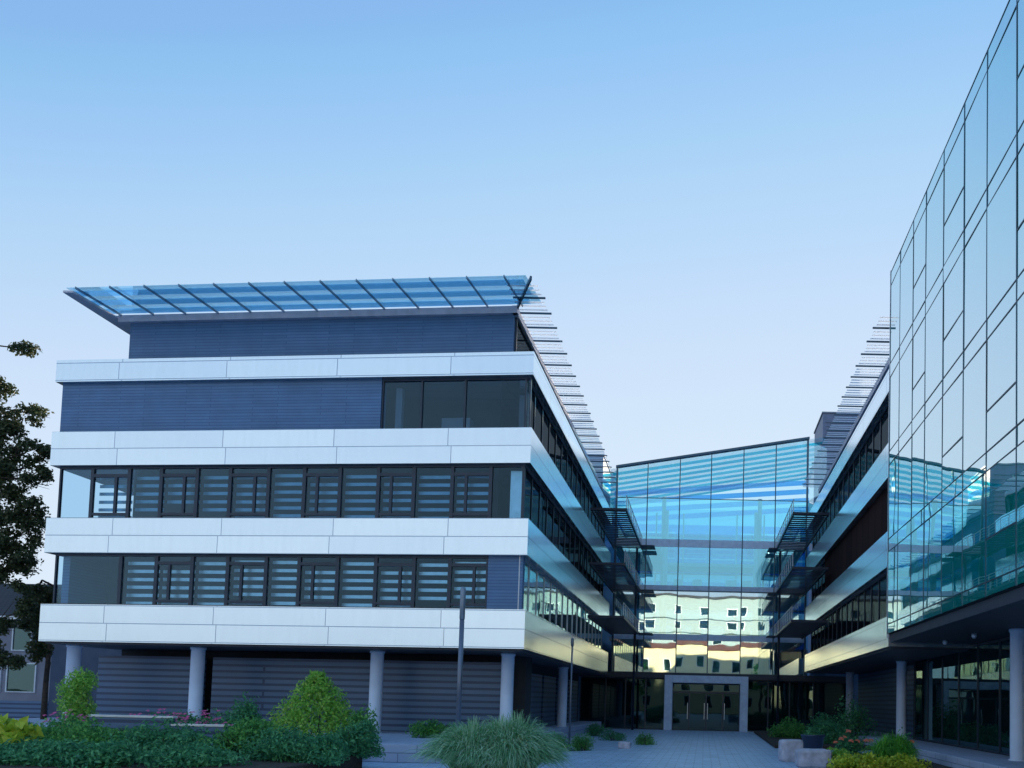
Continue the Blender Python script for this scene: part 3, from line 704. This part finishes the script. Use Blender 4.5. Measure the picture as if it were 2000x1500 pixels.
for x0, x1, y, z, lab in ((-19.3, -16.7, 25.12, 1.0, 'longer planter wall with a white coping behind the hedge'), (-16.2, -14.6, 24.4, .80, 'short planter wall with a white coping under pink flowers')):
    t = thing('planter_wall', lab, 'planter wall', ((x0 + x1) / 2, y, .1))
    MB().box(x0, x1, y, y + .16, .05, z - .07).build('wall', M['slate_dark'], t)
    MB().box(x0 - .04, x1 + .04, y - .03, y + .2, z - .068, z).build('coping', M['kerb'], t, bevel=.01)
# right bed
shrub('large dark green bush in front of the right wing, nearest the entrance', (4.9, 46.5, -.15), (1.5, 1.3, 1.35), 3600, .15, .06, M['leaf_mid'])
shrub('dark green bush beside the right wing column', (7.0, 45, -.15), (1.5, 1.2, 1.75), 3600, .14, .07, M['leaf_dark'])
shrub('taller dark bush with thin shoots by the right wing column', (8.1, 42.6, -.1), (1.5, 1.1, 2.35), 2600, .15, .07, M['leaf_dark'], lobes=12)
shrub('dark bush behind the blue pot', (6.2, 40.2, -.15), (1.2, 1.0, 1.15), 2200, .13, .06, M['leaf_dark'])
shrub('rose bush with orange red flowers above the yellow plants', (5.9, 32.0, -.15), (.9, .6, .92), 1500, .11, .06, M['leaf_dark'], name='rose_bush', cat='rose bush', flowers=11, fmat=M['orange'], fsize=.14)
shrub('rose bush with few orange flowers by the right column', (7.6, 31.0, -.15), (.7, .6, .95), 1200, .11, .06, M['leaf_dark'], name='rose_bush', cat='rose bush', flowers=4, fmat=M['orange'], fsize=.12)
shrub('yellow green ground plant at the front of the right bed', (4.75, 24.6, -.15), (1.0, .7, .60), 2000, .12, .07, M['leaf_yellow'])
shrub('yellow green ground plant under the grass dome', (6.2, 25.0, -.15), (.9, .6, .55), 1700, .12, .07, M['leaf_yellow'])
shrub('yellowish low plant beside the stone block', (4.55, 27.6, -.15), (.7, .6, .5), 1300, .10, .05, M['leaf_bright'])
# stones and pot
def rock(label, c, s, seed):
    rr = random.Random(seed); bm = bmesh.new(); bmesh.ops.create_cube(bm, size=1.0)
    bmesh.ops.subdivide_edges(bm, edges=bm.edges, cuts=3, use_grid_fill=True)
    for v in bm.verts:
        v.co = Vector((v.co.x * s[0], v.co.y * s[1], (v.co.z + .5) * s[2])) + Vector((rr.uniform(-1, 1), rr.uniform(-1, 1), rr.uniform(-1, 1))) * .035
    me = bpy.data.meshes.new('boulder'); bm.to_mesh(me); bm.free(); me.materials.append(M['stone'])
    o = bpy.data.objects.new('boulder', me); col.objects.link(o); o.location = c; o.rotation_euler = (0, 0, rr.uniform(-.3, .3))
    md = o.modifiers.new('bevel', 'SUBSURF'); md.levels = md.render_levels = 1
    return tag(o, label, 'boulder', 'garden stones')
rock('upright pale stone block left of the blue pot', (3.25, 29.6, G - .02), (.85, .7, .82), 3)
rock('broad pale stone block in front of the yellow plants', (3.75, 27.2, G - .02), (1.15, .9, .62), 4)
rock('small pale stone on the paving near the round bush', (-3.45, 35.3, G - .02), (.55, .5, .32), 5)
pt = thing('plant_pot', 'dark blue planter behind the stone blocks', 'plant pot', (4.8, 35, G))
MB().lathe((4.8, 35, G), [(.36, 0), (.40, .05), (.50, .72), (.54, .73), (.54, .80), (.44, .80), (.42, .68)], 28).build('bowl', M['pot'], pt, smooth=True)
mm = MB(); foliage(mm, (4.8, 35, G + .7), (.5, .5, .42), 600, .10, .05); mm.build('foliage', M['leaf_dark'], pt, recalc=False)

# ------------------------------------------------------------------ trees
def branch(m, pts, r0, r1):
    n = len(pts) - 1
    for k in range(n):
        m.tube(pts[k], pts[k + 1], r0 + (r1 - r0) * k / n, r0 + (r1 - r0) * (k + 1) / n, 8)
def tree(label, base, trunk_pts, r0, clumps, L, W, per, mat=None, group=None):
    t = thing('tree', label, 'tree', base, group)
    tr = MB(); branch(tr, trunk_pts, r0, r0 * .35)
    lim = MB(); fo = MB()
    for (c, rad) in clumps:
        q = min(trunk_pts[1:], key=lambda p: (Vector(p) - Vector(c)).length + .8 * max(0, p[2] - c[2]))
        mid = (Vector(q) + Vector(c)) / 2 + Vector((random.uniform(-.3, .3), random.uniform(-.3, .3), random.uniform(.0, .5)))
        branch(lim, [q, tuple(mid), c], .07, .018)
        for k in range(5):
            d = rnd_unit(); e = Vector(c) + Vector((d.x * rad[0], d.y * rad[1], d.z * rad[2])) * .8
            branch(lim, [tuple((mid + Vector(c)) / 2), tuple(e)], .022, .006)
        foliage(fo, c, rad, int(per * rad[0] * rad[2]), L, W, lobes=8, fill=.6, up=-.1, shape='ball')
    off = len(tr.v); tr.v += lim.v; tr.f += [tuple(i + off for i in f) for f in lim.f]; tr.build('trunk', M['bark'], t, smooth=True)
    fo.build('crown', mat or M['leaf_tree'], t, recalc=False)
    return t
tb = (-35.9, 36.9, G)
tree('dark leafy tree at the left edge with open branches against the sky', tb,
     [tb, (-35.75, 36.92, 3.36), (-35.62, 37.05, 7.26), (-35.75, 37.05, 11.16), (-36.01, 36.92, 15.06), (-35.88, 36.92, 17.92)], .26,
     [((-32.76, 37.18, 17.92), (0.78, 0.65, 0.39)), ((-33.80, 36.92, 15.84), (1.04, 0.78, 0.78)), ((-31.98, 37.05, 14.73), (0.78, 0.78, 0.55)), ((-33.28, 36.92, 14.28), (1.17, 0.91, 0.98)),
      ((-31.85, 37.18, 13.11), (1.04, 0.91, 0.65)), ((-33.28, 36.79, 12.20), (1.43, 1.17, 0.98)), ((-31.59, 37.05, 11.55), (0.85, 0.78, 0.65)), ((-31.72, 37.05, 10.25), (0.78, 0.78, 0.65)),
      ((-32.76, 36.92, 9.99), (1.56, 1.30, 1.04)), ((-31.72, 37.18, 9.21), (0.78, 0.78, 0.72)), ((-33.28, 36.79, 8.56), (1.43, 1.17, 1.04)), ((-31.98, 37.05, 8.04), (0.91, 0.78, 0.72)),
      ((-33.41, 36.92, 6.74), (1.17, 1.04, 0.91)), ((-31.85, 36.92, 6.35), (0.52, 0.52, 0.45)), ((-32.50, 37.05, 7.26), (0.91, 0.78, 0.65)), ((-32.0, 37.3, 5.4), (.8, .7, .7)), ((-33.6, 37.3, 3.4), (1.0, .8, .7)), ((-32.6, 37.4, 3.0), (.8, .7, .6)), ((-34.6, 37.2, 5.0), (1.2, .9, .9)), ((-34.4, 37.0, 7.6), (1.2, 1, 1)), ((-32.9, 37.2, 4.6), (.9, .7, .6)), ((-31.7, 37.2, 12.3), (.7, .6, .5)), ((-33.0, 37.0, 11.0), (1.1, .9, .7)), ((-33.2, 37.0, 13.3), (1.0, .8, .6)),
      ((-35.36, 36.92, 18.70), (1.69, 1.56, 1.04)), ((-37.18, 36.92, 16.36), (2.08, 1.82, 1.56)), ((-36.92, 36.92, 12.46), (2.34, 1.95, 1.82)), ((-36.66, 36.92, 8.82), (2.08, 1.82, 1.56))], .17, .10, 1250)
tb = (-32.2, 39.0, G)
tree('slim ivy covered trunk beside the first left column', tb, [tb, (-32.2, 39.00, 2.06), (-32.11, 39.00, 4.66), (-31.98, 39.00, 6.74)], .14,
     [((-32.37, 39.00, 5.96), (0.78, 0.65, 0.91)), ((-32.44, 39.00, 4.79), (0.85, 0.65, 0.91)), ((-32.63, 39.00, 3.62), (0.78, 0.65, 0.78)), ((-33.54, 39.26, 5.18), (0.78, 0.65, 0.65)), ((-33.28, 39.26, 6.48), (0.78, 0.65, 0.65))], .18, .12, 1300, M['leaf_tree'])

# ------------------------------------------------------------------ house on the far left
HZ = 48.0
ho = thing('house', 'grey rendered house with white window frames half hidden behind the left tree', 'house', (-48, 52, G))
MB().box(-60, -39.4, HZ, HZ + 9, G, 6.0).build('wall', M['hwall'], ho)
MB().hexa([(-60.4, HZ - .5, 6.01), (-39.0, HZ - .5, 6.01), (-39.0, HZ + 9.5, 6.01), (-60.4, HZ + 9.5, 6.01), (-58, HZ + 4, 8.6), (-41.5, HZ + 4, 8.6), (-41.5, HZ + 5, 8.6), (-58, HZ + 5, 8.6)]).build('roof', M['hroof'], ho)
MB().box(-60.5, -38.9, HZ - .62, HZ - .5, 5.85, 6.05).build('gutter', M['white_metal'], ho)
MB().box(-60.02, -39.38, HZ - .06, HZ - .003, G, 1.0).build('plinth', M['slate_dark'], ho)
HF = Frame((0, HZ), (1, 0), (0, -1))
for a in (-46.6, -43.9, -41.8):
    window(HF, a, a + 1.2, 4.0, 5.5, .08, M['door_glass'], ho, frame=M['frame_light'], fw=.08)
    window(HF, a - .2, a + 1.6, 1.5, 3.3, .08, M['door_glass'], ho, frame=M['frame_light'], fw=.08)

# ------------------------------------------------------------------ across the street, behind the camera: seen mirrored in the glass
hb = thing('house', 'sunlit cream house with a red roof across the street, mirrored in the atrium glass', 'house', (0, -46, G))
MB().box(-24, 24, -52, -42, G, 12.6).build('wall', M['cream'], hb)
MB().hexa([(-24.6, -52.6, 12.61), (24.6, -52.6, 12.61), (24.6, -41.4, 12.61), (-24.6, -41.4, 12.61), (-21, -47.5, 14.0), (21, -47.5, 14.0), (21, -46.5, 14.0), (-21, -46.5, 14.0)]).build('roof', M['rroof'], hb)
HB = Frame((0, -42), (-1, 0), (0, 1))
for k in range(11):
    for z in (1.0, 4.6, 8.2):
        window(HB, -22 + 4.1 * k, -22 + 4.1 * k + 1.5, z, z + 2.1, .06, M['door_glass'], hb, frame=M['frame_light'], fw=.1)
ab = thing('apartment_block', 'sunlit white apartment block farther back, mirrored in the atrium glass', 'apartment building', (0, -82, G))
MB().box(-34, 34, -90, -75, G, 27.5).build('wall', M['block_wall'], ab); MB().box(-34.5, 34.5, -90.5, -74.5, 27.51, 28.0).build('roof', M['hroof'], ab)
AB = Frame((0, -75), (-1, 0), (0, 1))
for k in range(9):
    for z in (12.6, 16.2, 19.8, 23.4):
        window(AB, -32 + 7.4 * k, -32 + 7.4 * k + 2.6, z, z + 2.0, .06, M['door_glass'], ab, frame=M['frame_light'], fw=.1)
for z in (15.0, 18.6, 22.2):
    MB().fbox(AB, -31, 31, .02, 1.0, z, z + .8).build('balcony', M['block_wall'], ab)
for (x, y, h, s, lab) in ((-13, -36, 9.5, 2.2, 'tree before the cream house, left of its middle'), (11, -36, 10.0, 2.4, 'tree before the cream house, right of its middle')):
    b = (x, y, G)
    tree(lab, b, [b, (x, y, h * .3), (x + .2, y, h * .6), (x, y, h * .85)], .28,
         [((x + s * math.cos(k * 2.4) * .55, y + s * math.sin(k * 2.4) * .55, h * (.42 + .06 * k)), (s * .5, s * .5, s * .42)) for k in range(9)], .42, .26, 130, M['leaf_mid'])

# ------------------------------------------------------------------ light, sky
SUN_EL, SUN_AZ = 9.0, 12.0
w = bpy.data.worlds.new('World'); sc.world = w; w.use_nodes = True
nt = w.node_tree; bg = nt.nodes['Background']
sky = N(nt, 'ShaderNodeTexSky', sky_type='NISHITA'); sky.sun_disc = False
sky.sun_elevation = R(SUN_EL); sky.sun_rotation = R(SUN_AZ); sky.air_density = 1.0; sky.dust_density = 0.0; sky.ozone_density = 3.5
EXPO = 1.5; BGS = 0.15
# the sky's brightness is rolled off with a response curve per channel, as the camera that took the photograph did
cur = N(nt, 'ShaderNodeRGBCurve')
CUR = [[(0, .06), (.22, .20), (.48, .25), (.55, .32), (.62, .40), (.73, .495), (1.03, .635), (1.5, .69), (2.4, .73), (6, .78)],
       [(0, .1), (.53, .40), (1.12, .485), (1.2, .545), (1.3, .585), (1.46, .655), (1.72, .71), (2.38, .79), (3.4, .83), (6, .88)],
       [(0, .3), (1.1, .74), (2.36, .865), (2.6, .915), (2.95, .93), (3.37, .955), (4.4, .97), (6.2, 1.0)]]
for k in range(3):
    c = cur.mapping.curves[k]
    while len(c.points) < len(CUR[k]): c.points.new(.5, .5)
    for q, (x, y) in zip(c.points, CUR[k]): q.location = (x / 6.2, y); q.handle_type = 'AUTO_CLAMPED'
cur.mapping.update()
s1 = N(nt, 'ShaderNodeVectorMath', operation='SCALE'); s1.inputs['Scale'].default_value = 1 / 6.2
nt.links.new(sky.outputs[0], s1.inputs[0]); nt.links.new(s1.outputs[0], cur.inputs['Color'])
sca = N(nt, 'ShaderNodeVectorMath', operation='SCALE'); sca.inputs['Scale'].default_value = 1 / (BGS * 2 ** EXPO)
nt.links.new(cur.outputs[0], sca.inputs[0]); nt.links.new(sca.outputs[0], bg.inputs[0]); bg.inputs[1].default_value = BGS
sl_ = bpy.data.lights.new('sun', 'SUN'); sl_.energy = 3.5; sl_.angle = R(0.5); sl_.color = (1.0, 0.86, 0.66)
so = bpy.data.objects.new('sun', sl_); col.objects.link(so)
d = Vector((math.sin(R(SUN_AZ)) * math.cos(R(SUN_EL)), math.cos(R(SUN_AZ)) * math.cos(R(SUN_EL)), math.sin(R(SUN_EL))))
so.rotation_euler = d.to_track_quat('Z', 'Y').to_euler(); so.location = d * 80

# ------------------------------------------------------------------ camera
cd = bpy.data.cameras.new('camera'); co = bpy.data.objects.new('camera', cd); col.objects.link(co); sc.camera = co
p, r = R(3.0), R(1.26)
fwd = Vector((0, math.cos(p), math.sin(p))); up = Vector((0, -math.sin(p), math.cos(p))); rt = Vector((1, 0, 0))
Rr = rt * math.cos(r) + up * math.sin(r); Uu = -rt * math.sin(r) + up * math.cos(r)
co.matrix_world = Matrix(((Rr.x, Uu.x, -fwd.x, 0), (Rr.y, Uu.y, -fwd.y, 0), (Rr.z, Uu.z, -fwd.z, 1.8), (0, 0, 0, 1)))
cd.sensor_width = 36; cd.lens = 1556 / 2000 * 36
cd.shift_x = -0.1884; cd.shift_y = 0.27025; cd.clip_end = 3000; cd.clip_start = .1

vs = sc.view_settings; vs.view_transform = 'Standard'; vs.look = 'None'; vs.gamma = 1; vs.exposure = EXPO
sc.render.engine = 'CYCLES'
cy = sc.cycles; cy.max_bounces = 8; cy.glossy_bounces = 5; cy.transparent_max_bounces = 24; cy.diffuse_bounces = 3; cy.transmission_bounces = 6
cy.use_denoising = True; cy.caustics_reflective = False; cy.caustics_refractive = False; cy.sample_clamp_indirect = 6
